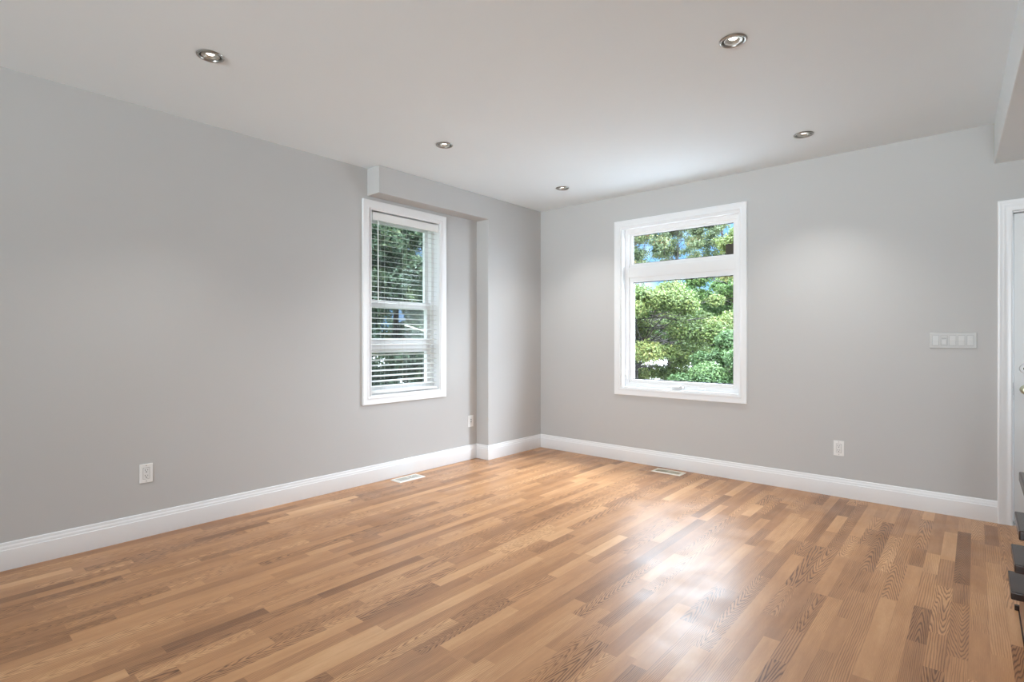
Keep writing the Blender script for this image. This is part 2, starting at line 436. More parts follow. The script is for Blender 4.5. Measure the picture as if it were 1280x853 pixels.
# ================================================================== THE ROOM
# ---- floor: rows of oak strips 62.5 mm wide; each strip a face carrying its own tone and grain
def build_floor():
    rnd = random.Random(11)
    W = 0.0625
    x = XL - .02
    k0 = math.floor((x + 0.0205) / W)
    vs, fs, uvs, tones, grain, fig = [], [], [], [], [], []
    k = k0
    while True:
        xa, xb = -0.0205 + k * W, -0.0205 + (k + 1) * W
        if xa > XR + .02: break
        y = YR - rnd.random() * 1.2
        last = .5
        while y < YB:
            L = rnd.choice([.30, .38, .45, .55, .62, .75, .9, 1.2]) * rnd.uniform(.85, 1.1)
            ya, yb = max(y, YR - .02), min(y + L, YB + .02)
            if yb > ya + 1e-4:
                o = len(vs); vs += [(xa, ya, 0), (xb, ya, 0), (xb, yb, 0), (xa, yb, 0)]; fs.append((o, o + 1, o + 2, o + 3))
                sh = rnd.uniform(0, 40)
                fl = rnd.choice([1, -1])
                uvs += [(-.5 * fl, ya + sh), (.5 * fl, ya + sh), (.5 * fl, yb + sh), (-.5 * fl, yb + sh)]
                t = min(.92, max(.12, rnd.gauss(.49, .095)))
                if abs(t - last) < .06: t += rnd.choice([-.13, .13])
                last = t
                r = rnd.random()
                if r < .34:      # cathedral figure
                    g = (rnd.uniform(-.25, .25), rnd.choice([-1, 1]) * rnd.uniform(1.2, 3.2)); f = (rnd.uniform(5, 9), rnd.uniform(.42, .75), rnd.uniform(.32, .62))
                elif r < .72:    # straight to slightly wavy grain
                    g = (rnd.choice([-1, 1]) * rnd.uniform(.5, 1.5), rnd.uniform(-.35, .35)); f = (rnd.uniform(6, 13), rnd.uniform(.25, .50), rnd.uniform(.12, .38))
                else:            # plain
                    g = (rnd.choice([-1, 1]) * rnd.uniform(.6, 2), rnd.uniform(-.1, .1)); f = (rnd.uniform(14, 24), rnd.uniform(.06, .16), .1); t = min(.9, t + .12)
                tones.append(t); grain.append((g[0], g[1], rnd.uniform(0, 100))); fig.append(f)
            y += L
        k += 1
    me = bpy.data.meshes.new('floor'); me.from_pydata(vs, [], fs)
    ul = me.uv_layers.new(name='UVMap')
    ul.data.foreach_set('uv', np.array(uvs, dtype=np.float32).ravel())
    a = me.attributes.new('tone', 'FLOAT', 'FACE'); a.data.foreach_set('value', np.array(tones, dtype=np.float32))
    for nm, d in (('grain', grain), ('figure', fig)):
        a = me.attributes.new(nm, 'FLOAT_VECTOR', 'FACE'); a.data.foreach_set('vector', np.array(d, dtype=np.float32).ravel())
    me.materials.append(M['floor'])
    o = bpy.data.objects.new('floor', me); COL.objects.link(o)
    return struct(o, 'oak strip laminate floor with a low sheen, strips running towards the back wall', 'floor')
build_floor()

# ---- pot light positions, ceiling with their holes
LIGHTS = [(-2.870, 1.036), (-2.909, 2.620), (-2.913, 4.090), (-0.862, 2.588), (-0.893, 4.096)]
def build_ceiling():
    polys = [[Vector((x, y, 0)) for x, y in ((XL - WT, YR - WT), (XR + WT, YR - WT), (XR + WT, YB + WT), (XL - WT, YB + WT))]]
    for (x, y) in LIGHTS:
        polys.append([Vector((x + .050 * math.cos(2 * math.pi * k / 32), y + .050 * math.sin(2 * math.pi * k / 32), 0)) for k in range(32)])
    flat = [p for pl in polys for p in pl]
    tri = tessellate_polygon(polys)
    mb = MB(); mb.add([(p.x, p.y, H) for p in flat], [tuple(t) for t in tri])
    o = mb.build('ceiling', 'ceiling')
    struct(o, 'white painted ceiling with five recessed lights', 'ceiling')
    r = MB().box(XL - WT, XR + WT, YR - WT, YB + WT, H + .20, H + .30).build('ceiling_deck', 'exterior')
    r['kind'] = 'structure'; struct(r, 'roof deck above the ceiling void', 'roof')
    r = MB().ring(XL - WT, XR + WT, YR - WT, YB + WT, .1, 0, .2)
    r.v = [(x, z, H + .0005 + y) for (x, y, z) in r.v]
    r = r.build('ceiling_edge', 'exterior'); struct(r, 'rim joist around the ceiling void', 'roof')
build_ceiling()

def wall_with_holes(name, label, u0, u1, holes, mapf, mat='wall'):
    """wall in local (u, z) with rectangular holes; built from slabs that are welded into one mesh"""
    us = sorted({u0, u1} | {h[0] for h in holes} | {h[1] for h in holes}); zs = sorted({0.0, H} | {h[2] for h in holes} | {h[3] for h in holes})
    solid = lambda i, j: not any(h[0] - 1e-6 <= us[i] and us[i + 1] <= h[1] + 1e-6 and h[2] - 1e-6 <= zs[j] and zs[j + 1] <= h[3] + 1e-6 for h in holes)
    mb = MB()
    nu, nz = len(us) - 1, len(zs) - 1
    for i in range(nu):
        for j in range(nz):
            if not solid(i, j): continue
            a, b, c, d = us[i], us[i + 1], zs[j], zs[j + 1]
            mb.add([mapf(a, 0, c), mapf(b, 0, c), mapf(b, 0, d), mapf(a, 0, d)], [(0, 1, 2, 3)])
            mb.add([mapf(a, WT, c), mapf(b, WT, c), mapf(b, WT, d), mapf(a, WT, d)], [(0, 3, 2, 1)])
            for (di, dj, e) in ((-1, 0, ((a, c), (a, d))), (1, 0, ((b, c), (b, d))), (0, -1, ((a, c), (b, c))), (0, 1, ((a, d), (b, d)))):
                ii, jj = i + di, j + dj
                if not (0 <= ii < nu and 0 <= jj < nz) or not solid(ii, jj):
                    (p, q) = e
                    mb.add([mapf(p[0], 0, p[1]), mapf(q[0], 0, q[1]), mapf(q[0], WT, q[1]), mapf(p[0], WT, p[1])], [(0, 1, 2, 3)])
    o = mb.build(name, mat)
    return struct(o, label, 'wall')
# openings: (u0, u1, z0, z1)
W1 = (2.603, 3.368, 0.716, 2.280)      # left wall, u = y
W2 = (-2.636, -1.509, 0.714, 2.280)    # back wall, u = x
DR = (0.176, 1.030, 0.0, 2.012)        # door, back wall
REAR = (-0.95, 1.15, 0.25, 2.38)  # invented opening that goes with the rear fill lamp
wall_with_holes('wall_left', 'long grey painted wall on the left with the blind covered window', YR - WT, YB + WT, [W1], lambda u, d, z: (XL - d, u, z))
wall_with_holes('wall_back', 'grey painted end wall holding the bare window and the white door', XL, XR, [W2, DR], lambda u, d, z: (u, YB + d, z))
wall_with_holes('wall_right', 'grey painted wall on the right beyond the stairs', YR - WT, YB + WT, [], lambda u, d, z: (XR + d, u, z))
wall_with_holes('wall_rear', 'grey painted wall behind the camera with a wide opening', XL, XR, [REAR], lambda u, d, z: (u, YR - d, z))
pr = MB().box(XL, XR, YR - WT - 2.6, YR - WT - .002, 2.42, 2.55).build('rear_sun_block', 'exterior'); struct(pr, 'unseen slab added outside the rear opening to block the sun', 'roof')  # added slab, keeps sun from entering the rear opening
ev = MB().box(XL - WT - .55, XL - WT - .001, YR - WT, YB + WT + .5, 2.62, 2.74).build('shade_overhang_left', 'exterior'); struct(ev, 'unseen overhang added to shade the left wall window', 'roof')  # added overhang, keeps sun and high sky off the blind
ev = MB().box(XL - WT, XR + WT, YB + WT + .001, YB + WT + .5, 2.62, 2.74).build('shade_overhang_back', 'exterior'); struct(ev, 'unseen overhang added to shade the end wall window', 'roof')  # added overhang, cuts high sky light at the end wall window
bk = MB().prism([(BULKY, H - .0005), (BULKY, BULKZ), (COLY, BULKZ), (COLY, 0), (YB, 0), (YB, H - .0005)], XL - .01, XC, 'X').build('wall_column', 'wall', bevel=.005, seg=3)
struct(bk, 'grey boxed column in the corner with the bulkhead running over the left window', 'wall')
bm_ = MB().prism([(.092, 4.705), (.092 + .0375 * 7.9, YR + .05), (XR + .01, YR + .05), (XR + .01, 4.705)], 2.337, H + .001, 'Z').build('ceiling_beam', 'ceiling', bevel=.004)
struct(bm_, 'white boxed ceiling beam above the stairs and door', 'beam')

# ---- baseboards
BP = [(0.0, .1425), (.0035, .1425), (.0060, .140), (.0068, .134), (.0074, .131), (.0068, .1285), (.0072, .1265), (.0105, .1215), (.0118, .116), (.0112, .110), (.0118, .1065), (.0150, .1045), (.0150, .003), (.0140, 0.0), (0.0, 0.0)]
def baseboards(path, names):
    """path runs with the room on its right hand"""
    P = [Vector(p) for p in path]
    def off(i, t):
        ns = []
        if i > 0: d = (P[i] - P[i - 1]).normalized(); ns.append(Vector((d.y, -d.x)))
        if i < len(P) - 1: d = (P[i + 1] - P[i]).normalized(); ns.append(Vector((d.y, -d.x)))
        if len(ns) == 1: return P[i] + ns[0] * t
        return P[i] + (ns[0] + ns[1]) * t       # square corners
    for i, (nm, lab) in enumerate(names):
        vs, fs = [], []
        for (t, z) in BP:
            a, b = off(i, t), off(i + 1, t); vs += [(a.x, a.y, z), (b.x, b.y, z)]
        n = len(BP)
        for k in range(n): m = (k + 1) % n; fs.append((2 * k, 2 * k + 1, 2 * m + 1, 2 * m))
        fs.append(tuple(2 * k for k in range(n))); fs.append(tuple(2 * k + 1 for k in range(n)))
        mb = MB(); mb.add(vs, fs)
        struct(mb.build(nm, 'trim', smooth=True, weld=False), lab, 'baseboard')
baseboards([(XL, YR), (XL, COLY), (XC, COLY), (XC, YB), (.107, YB)],
           [('baseboard_left', 'white moulded baseboard along the long left wall'), ('baseboard_return', 'short white baseboard on the side of the corner column'),
            ('baseboard_column', 'white baseboard on the front of the corner column'), ('baseboard_back', 'white moulded baseboard along the end wall under the bare window')])

# ---- casing profile
CP = [(0, 0), (0, .015), (.003, .018), (.010, .0185), (.014, .0165), (.018, .0160), (.040, .0125), (.046, .0130), (.050, .0155), (.055, .0155), (.060, .0120), (.066, .0100), (.066, -.004)]
def casing_prof(w): return [(a * w / .066, b) for a, b in CP]

# ---- window_2: fixed transom over an awning sash, back wall
def window_two():
    w = thing('window_2', 'bare white window in the end wall looking out on trees', 'window', (0, YB, 0), kind='structure')
    x0, x1, z0, z1 = W2
    MB().profile_frame(x0 - .072, x1 + .060, z0 - .066, z1 + .070, casing_prof(.066)).build('casing', 'trim', w, smooth=True)
    MB().ring(x0 - .004, x1 + .004, z0 - .004, z1 + .004, .016, -.004, .075).build('jamb', 'trim', w, bevel=.001)
    fx0, fx1, fz0, fz1 = x0 + .010, x1 - .010, z0 + .010, z1 - .010
    fr = MB().ring(fx0, fx1, fz0, fz1, .040, .055, .165)
    fr.build('window_frame', 'vinyl', w, bevel=.003)
    MB().box(fx0 + .040, fx1 - .040, .058, .160, 1.795, 1.895).build('mullion', 'vinyl', w, bevel=.003)
    gx0, gx1 = -2.557, -1.586
    # transom: bead round the fixed pane
    MB().ring(fx0 + .036, fx1 - .036, 1.890, fz1 - .036, gx0 - fx0 - .036, .074, .110, wb=.041, wt=.026).build('glazing_bead', 'vinyl', w, bevel=.003)
    g = MB().box(gx0 - .003, gx1 + .003, .094, .098, 1.928, 2.211).build('glass_pane', 'glass', w)
    MB().ring(gx0 - .0025, gx1 + .0025, 1.9285, 2.2105, .0085, .0905, .0938).build('gasket', 'gasket', w)
    # awning sash
    sr = MB().ring(fx0 + .037, fx1 - .037, fz0 + .036, 1.798, gx0 - fx0 - .037, .070, .130, wb=.796 - fz0 - .036, wt=.046)
    sash = sr.build('sash', 'vinyl', w, bevel=.004)
    MB().ring(gx0 - .006, gx1 + .006, .790, 1.758, .007, .066, .0702).build('sash_bead', 'vinyl', sash, bevel=.002)
    MB().box(gx0 - .003, gx1 + .003, .096, .100, .792, 1.756).build('glass_pane', 'glass', w)
    MB().ring(gx0 + .001, gx1 - .001, .797, 1.751, .0085, .0925, .0955).build('gasket', 'gasket', w)
    # crank operator with folded handle, second small cover, and the lock lever on the left side
    cx = -2.075
    op = MB().box(cx - .055, cx + .055, .020, .056, fz0 + .012, fz0 + .036)
    o = op.build('crank_housing', 'plate', w, bevel=.006, seg=3)
    MB().tube([(cx + .030, .018, fz0 + .030), (cx - .010, .010, fz0 + .030), (cx - .055, .012, fz0 + .024)], [.007, .006, .005]).build('crank_handle', 'plate', o, smooth=True)
    MB().lathe([(.009, 0), (.009, .010), (.006, .013)], 16, cx + .034, .018, fz0 + .030, 'Z', cap1=True).build('crank_knob', 'nickel', o, smooth=True)
    MB().box(-1.885, -1.825, .040, .056, fz0 + .012, fz0 + .030).build('sash_stop', 'vinyl', w, bevel=.006)
    lk = MB().box(fx0 + .010, fx0 + .030, .042, .056, .800, .905).build('lock_plate', 'plate', w, bevel=.004)
    MB().tube([(fx0 + .020, .042, .830), (fx0 + .020, .026, .845), (fx0 + .020, .022, .900)], [.006, .006, .005]).build('lock_lever', 'plate', lk, smooth=True)
window_two()
st = MB().box(-1.6615, -1.5885, YB + .0915, YB + .0935, 1.929, 2.027).build('window_sticker', 'sticker')
tag(st, 'small dark square sticker in the corner of the upper window pane', 'sticker')

# ---- window_1: double sash unit with a lower rail, left wall
def window_one():
    w = thing('window_1', 'white window with an open slatted blind in the left wall', 'window', (XL, 0, 0), LEFT, kind='structure')
    x0, x1, z0, z1 = W1
    MB().profile_frame(x0 - .082, x1 + .066, z0 - .068, z1 + .066, casing_prof(.066)).build('casing', 'trim', w, smooth=True)
    MB().ring(x0 - .004, x1 + .004, z0 - .004, z1 + .004, .014, -.004, .110).build('jamb', 'trim', w, bevel=.001)
    fx0, fx1, fz0, fz1 = x0 + .008, x1 - .008, z0 + .008, z1 - .008
    MB().ring(fx0, fx1, fz0, fz1, .032, .080, .185).build('window_frame', 'vinyl', w, bevel=.003)
    a0, a1 = fx0 + .030, fx1 - .030
    # upper sash (outer track) and lower sash (inner track)
    up = MB().ring(a0, a1, 1.470, fz1 - .030, .040, .128, .160, wb=.058, wt=.045).build('upper_sash', 'vinyl', w, bevel=.003)
    MB().box(a0 + .038, a1 - .038, .142, .146, 1.525, fz1 - .073).build('glass_pane', 'glass_side', up)
    lo = MB().ring(a0, a1, fz0 + .030, 1.530, .040, .094, .126, wb=.030, wt=.060)
    lo.box(a0 + .038, a1 - .038, .094, .126, 1.075, 1.200).box(a0 + .038, a1 - .038, .086, .095, 1.100, 1.150)
    los = lo.build('lower_sash', 'vinyl', w, bevel=.003)
    MB().box(a0 + .038, a1 - .038, .108, .112, 1.198, 1.472).build('glass_pane', 'glass_side', los)
    MB().box(a0 + .038, a1 - .038, .108, .112, fz0 + .058, 1.077).build('glass_pane', 'glass_side', los)
    MB().box(2.96, 3.02, .080, .094, 1.495, 1.520).build('sash_lock', 'plate', los, bevel=.004)
    sf = MB().ring(a0, a1, fz0 + .030, fz1 - .030, .014, .166, .174).build('screen_frame', 'vinyl', w)
    MB().box(a0 + .012, a1 - .012, .1695, .1705, fz0 + .042, fz1 - .042).build('insect_screen', 'screen', sf)
window_one()

def blind():
    b = thing('window_blind', 'white horizontal slat blind hanging open inside the left window', 'window blind', (XL, 0, 0), LEFT)
    x0, x1 = W1[0] + .020, W1[1] - .020
    yc = .040
    hr = MB().box(x0, x1, yc - .030, yc + .030, 2.205, 2.255).build('headrail', 'valance', b, bevel=.002)
    MB().box(x0, x1, yc - .041, yc - .0305, 2.190, 2.256).build('valance', 'valance', b, bevel=.002)
    pitch = .0445
    n = 32
    rail_z = .752
    pts = [(a, c + a * .17) for a, c in ((-.025, -.0004), (-.0125, .0003), (0, .0005), (.0125, .0003), (.025, -.0004))]   # open, room edge dipped a little
    for k in range(n):
        z = 2.172 - k * pitch
        vs, fs = [], []
        if z < rail_z + .02: break
        for (dy, dz) in pts:
            for t in (-.0005, .0005): vs += [(x0 + .004, yc + dy, z + dz + t), (x1 - .004, yc + dy, z + dz + t)]
        m = len(pts)
        for i in range(m - 1):
            p, q = 4 * i, 4 * i + 4
            fs += [(p, p + 1, q + 1, q), (p + 2, q + 2, q + 3, p + 3), (p, q, q + 2, p + 2), (p + 1, p + 3, q + 3, q + 1)]
        fs += [(0, 2, 3, 1), (4 * m - 4, 4 * m - 3, 4 * m - 1, 4 * m - 2)]
        mb = MB(); mb.add(vs, fs); mb.build('slat', 'slat', b)
    MB().box(x0 + .003, x1 - .003, yc - .026, yc + .026, rail_z - .018, rail_z + .004).build('bottom_rail', 'valance', b, bevel=.004)
    for x in (x0 + .13, (x0 + x1) / 2, x1 - .13):
        MB().tube([(x, yc - .0275, 2.205), (x, yc - .0275, rail_z)], .0006, 6).tube([(x, yc + .0275, 2.205), (x, yc + .0275, rail_z)], .0006, 6).build('ladder_cord', 'slat', b)
    MB().tube([(x0 + .050, yc - .046, 2.20), (x0 + .050, yc - .050, 1.50)], .0045, 8).build('tilt_wand', 'plate', b, smooth=True)
blind()

# ---- door_1 in the back wall
def door():
    d = thing('door_1', 'white entry door at the right end of the back wall beside the stairs', 'door', (0, YB, 0), kind='structure')
    x0, x1, z0, z1 = DR
    prof = [(0, 0), (0, .016), (.004, .019), (.012, .019), (.018, .0165), (.030, .0165), (.036, .014), (.058, .0125), (.064, .014), (.070, .012), (.072, .010), (.072, -.004)]
    MB().profile_frame(.107, x1 + .070, 0, 2.088, prof, legs=True).build('casing', 'trim', d, smooth=True)
    jm = MB().box(x0, x0 + .006, -.004, WT, 0, z1).box(x1 - .006, x1, -.004, WT, 0, z1).box(x0, x1, -.004, WT, z1 - .006, z1)
    jm.box(x0 + .006, x0 + .018, .062, .085, 0, z1 - .006).box(x1 - .018, x1 - .006, .062, .085, 0, z1 - .006).box(x0 + .006, x1 - .006, .062, .085, z1 - .020, z1 - .006)
    jm.build('door_frame', 'trim', d)
    s0, s1, zb, zt = x0 + .0105, x1 - .0095, .010, z1 - .0125
    # slab with six raised panels
    mb = MB()
    xs = [s0, s0 + .115, (s0 + s1) / 2 - .05, (s0 + s1) / 2 + .05, s1 - .115, s1]
    zs = [zb, zb + .22, zb + .80, zb + .98, zb + 1.55, zb + 1.66, zt - .12, zt]
    mb.box(s0, s1, .022, .060, zb, zt)
    slab = mb.build('door_slab', 'door', d)
    for i in (1, 3):
        for j in (1, 3, 5):
            a, b_, c, e = xs[i], xs[i + 1], zs[j], zs[j + 1]
            MB().ring(a, b_, c, e, .018, .0185, .0225).box(a + .045, b_ - .045, .0185, .0225, c + .045, e - .045).build('raised_panel', 'door', slab, bevel=.0018)
    kx = .2355
    db = MB().lathe([(.031, .022), (.031, .016), (.027, .010), (.012, .009)], 28, kx + .006, 0, 1.006, 'Y', cap1=True).build('deadbolt', 'door', d, smooth=True)
    MB().lathe([(.012, .010), (.012, -.004), (.009, -.007)], 20, kx + .006, 0, 1.006, 'Y', cap1=True).build('thumb_turn', 'black_metal', db, smooth=True)
    kb = MB().lathe([(.030, .022), (.030, .016), (.014, .012), (.012, -.010), (.020, -.022), (.027, -.036), (.026, -.048), (.018, -.056), (.004, -.058)], 32, kx + .007, 0, .872, 'Y', cap1=True).build('door_knob', 'brass', d, smooth=True)
    kb['label'] = 'brass door knob'
    MB().box(x0 + .0058, x0 + .0072, .008, .060, .835, .915).build('strike_plate', 'black_metal', d)
    MB().box(x0 + .006, x1 - .006, .0, WT, .0, .008).build('threshold', 'nickel', d)
door()

# ---- staircase climbing towards the camera on the right, open treads
def stairs():
    t = thing('staircase', 'flight of dark stained treads cut off by the right edge of the picture', 'staircase', (.106, 3.17, 0))
    ox, oy = .106, 3.17
    run, rise = .262, .192
    for k in range(4):
        y1 = 3.172 - k * run - oy; y0 = y1 - .264; z = rise * (k + 1)
        MB().box(0, .95, y0, y1, z - .031, z).build('tread', 'tread', t, bevel=.004, seg=3)
    poly = [(3.235 - oy, .0), (3.235 - oy, .05), (3.150 - oy, rise - .0315)]
    for k in range(4):
        ya = 3.172 - (k + 1) * run - oy + .004
        poly += [(ya, rise * (k + 1) - .0315)]
        if k < 3: poly += [(ya, rise * (k + 2) - .0315)]
    poly += [(3.172 - 4 * run - oy + .004, .0)]
    MB().prism(poly, .040, .075, 'X').build('stringer', 'stringer', t)
    MB().box(.035, .0399, 3.172 - 4 * run - oy, 3.235 - oy, 0, .008).build('base_strip', 'tread', t)
    MB().box(.024, .046, 3.236 - oy, 3.256 - oy, 0, .022).build('corner_block', 'tread', t, bevel=.002)
    MB().prism(poly, .90, .935, 'X').build('stringer', 'stringer', t)
stairs()

# ================================================================== FIXTURES
# ---- recessed lights
def pot_light():
    o = thing('recessed_light', '', 'ceiling light', (0, 0, H), group='recessed ceiling lights')
    MB().lathe([(.0495, .0005), (.061, -.0004), (.0620, -.0025), (.0600, -.0055), (.0545, -.0075), (.0500, -.0062), (.0470, -.0020), (.0465, .010), (.0495, .010)], 48).build('trim_ring', 'nickel', o, smooth=True)
    MB().lathe([(.0498, .0), (.0498, .085), (.001, .085)], 40).build('can', 'can', o, smooth=True)
    gim = MB().lathe([(.0195, .011), (.0235, .0075), (.0290, -.0010), (.0310, -.0018), (.0405, -.0025), (.0425, .000), (.0415, .004), (.0350, .010), (.0330, .030)], 40).build('gimbal', 'gimbal', o, smooth=True)
    MB().lathe([(.0220, .030), (.0200, .0110), (.017, .0080), (.008, .0062), (.0005, .0058)], 32).build('lamp_face', 'bulb', o, smooth=True)
    return o
LL = ['recessed ceiling light nearest the left edge, above the long left wall', 'recessed ceiling light just in front of the bulkhead corner',
      'small recessed ceiling light closest to the corner between column and end wall', 'largest looking recessed ceiling light, top centre right of the ceiling',
      'recessed ceiling light near the end wall, right of the bare window']
p0 = pot_light(); p0.location = (LIGHTS[0][0], LIGHTS[0][1], H); p0['label'] = LL[0]
for (x, y), lab in zip(LIGHTS[1:], LL[1:]): dup(p0, (x, y, H), 0, lab)
for (x, y) in LIGHTS:
    lamp('lamp_beam', 'SPOT', (x, y, H - .012), (0, 0, 0), energy=40.0, spot_size=R(104), spot_blend=1.0, shadow_soft_size=.03, color=(.97, .97, .95))

# ---- outlets and switches
def outlet():
    o = thing('electrical_outlet', '', 'outlet', group='electrical outlets')
    MB().box(-.035, .035, -.0055, 0, -.0572, .0572).build('cover_plate', 'plate', o, bevel=.003)
    ins = MB().box(-.0168, .0168, -.0075, -.0050, -.0335, .0335).build('receptacle', 'plate_in', o, bevel=.001)
    MB().ring(-.0178, .0178, -.0345, .0345, .0010, -.0058, -.0050).build('gap_line', 'dark', o)
    for zc in (.0165, -.0165):
        m = MB().box(-.0078, -.0056, -.0079, -.0070, zc - .001, zc + .008).box(.0056, .0076, -.0079, -.0070, zc, zc + .007)
        m.lathe([(.0030, -.0079), (.0030, -.0070)], 12, 0, 0, zc - .0075, 'Y', cap0=True, cap1=True)
        m.build('socket_slots', 'dark', ins)
    for zs in (.047, -.047): MB().lathe([(.003, -.0062), (.003, -.0050)], 12, 0, 0, zs, 'Y', cap0=True).build('screw', 'nickel', o)
    return o
o1 = outlet(); o1.location = (XL, 1.011, .383); o1.rotation_euler = (0, 0, LEFT); o1['label'] = 'white wall outlet low on the left wall, nearest the camera'
dup(o1, (-.784, YB, .3665), 0, 'white wall outlet low on the end wall, right of the bare window')
# the one beside the column has a blank faced insert
o2 = thing('electrical_outlet', 'pale outlet in the shaded recess of the left wall beside the corner column', 'outlet', (XL, 3.768, .378), LEFT, group='electrical outlets')
MB().box(-.036, .036, -.0055, 0, -.0572, .0572).build('cover_plate', 'plate', o2, bevel=.003)
i2 = MB().box(-.0168, .0168, -.0080, -.0050, -.0335, .0335).build('insert', 'plate_in', o2, bevel=.001)
MB().box(-.006, .006, -.0086, -.0078, -.012, -.004).box(-.006, .006, -.0086, -.0078, .010, .018).build('jack', 'dark', i2)

def switch():
    o = thing('switch_plate', 'white five gang switch plate on the end wall beside the door', 'light switch', (-.117, YB, 1.1845))
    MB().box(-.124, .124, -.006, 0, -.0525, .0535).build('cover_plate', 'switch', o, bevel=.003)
    for k in range(5):
        xc = (k - 2) * .0455
        MB().ring(xc - .0178, xc + .0178, -.0345, .0345, .0011, -.0063, -.0050).build('gap_line', 'seam', o)
        if k == 1:
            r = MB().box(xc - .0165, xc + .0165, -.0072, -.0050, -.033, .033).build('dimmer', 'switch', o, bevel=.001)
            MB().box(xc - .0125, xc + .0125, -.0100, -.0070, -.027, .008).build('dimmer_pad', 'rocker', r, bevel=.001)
            MB().box(xc - .0125, xc + .0125, -.0076, -.0070, .013, .017).build('slider_slot', 'seam', r)
        else:
            z = .033
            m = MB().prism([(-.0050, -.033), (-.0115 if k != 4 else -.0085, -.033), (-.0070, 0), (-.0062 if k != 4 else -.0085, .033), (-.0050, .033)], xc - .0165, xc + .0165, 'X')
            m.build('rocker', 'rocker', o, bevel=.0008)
switch()

# ---- floor registers
def register(name, label, loc, rz, m1, m2):
    o = thing(name, label, 'floor register', loc, rz, group='floor registers')
    L, W, hh = .272, .134, .007
    fr = MB()
    ou = [(-L / 2, -W / 2), (L / 2, -W / 2), (L / 2, W / 2), (-L / 2, W / 2)]
    lv = [(1.0, 0.0), (1.0, .0025), (.0, hh)]
    rims = [(0, 0), (0, .002), (.008, hh), (.024, hh), (.026, .0035)]
    vs, fs = [], []
    for (w, z) in rims:
        vs += [(-L / 2 + w, -W / 2 + w, z), (L / 2 - w, -W / 2 + w, z), (L / 2 - w, W / 2 - w, z), (-L / 2 + w, W / 2 - w, z)]
    for a in range(len(rims) - 1):
        for k in range(4):
            m = (k + 1) % 4; fs.append((a * 4 + k, a * 4 + m, a * 4 + 4 + m, a * 4 + 4 + k))
    fr.add(vs, fs); fr.box(-.006, .006, -W / 2 + .02, W / 2 - .02, .001, hh)
    fr.build('frame', m1, o, bevel=.001)
    MB().box(-L / 2 + .02, L / 2 - .02, -W / 2 + .02, W / 2 - .02, .0004, .0012).build('damper', 'register_in' if m2 == 'register_in' else 'register_tan', o)
    for side in (-1, 1):
        lo = MB()
        n = 9
        for k in range(n):
            xc = side * (.012 + (k + .5) * (L / 2 - .038) / n)
            lo.prism([(xc - .0035, .0015), (xc + .0005, .0015), (xc + .0045, .0062), (xc + .0015, .0062)], -W / 2 + .022, W / 2 - .022, 'Y')
        lo.build('louvers', m2, o)
    MB().box(.030, .042, -.006, .006, .006, .010).build('damper_lever', m1, o, bevel=.001)
register('floor_register', 'white metal floor register by the left baseboard below the blind covered window', (-3.673, 2.894, 0), R(90), 'register_w', 'register_in')
register('floor_register', 'cream metal floor register by the end wall below the bare window', (-2.082, 4.552, 0), 0, 'register', 'register_tan')

# ================================================================== OUTSIDE
F2 = (-math.sin(R(40.817)), math.cos(R(40.817))); R2 = (math.cos(R(40.817)), math.sin(R(40.817)))
def at(u, depth):
    """a spot in the garden as seen at column u of the photograph, that far from the house's camera side"""
    k = (u - 640) / 670.88
    return (depth * (F2[0] + k * R2[0]), depth * (F2[1] + k * R2[1]))
GZ = -.45
gr = MB(); gr.box(-60, 60, -40, 80, GZ - .1, GZ).build('ground', 'grass'); struct(bpy.data.objects['ground'], 'lawn around the house', 'ground')
rd = MB(); rd.box(-60, 60, YB + .6, 40, GZ, GZ + .01).build('driveway', 'road'); struct(bpy.data.objects['driveway'], 'pale concrete paving beyond the trees, extended to the house to bounce light', 'paving')  # near stretch added so light bounces up to the ceiling

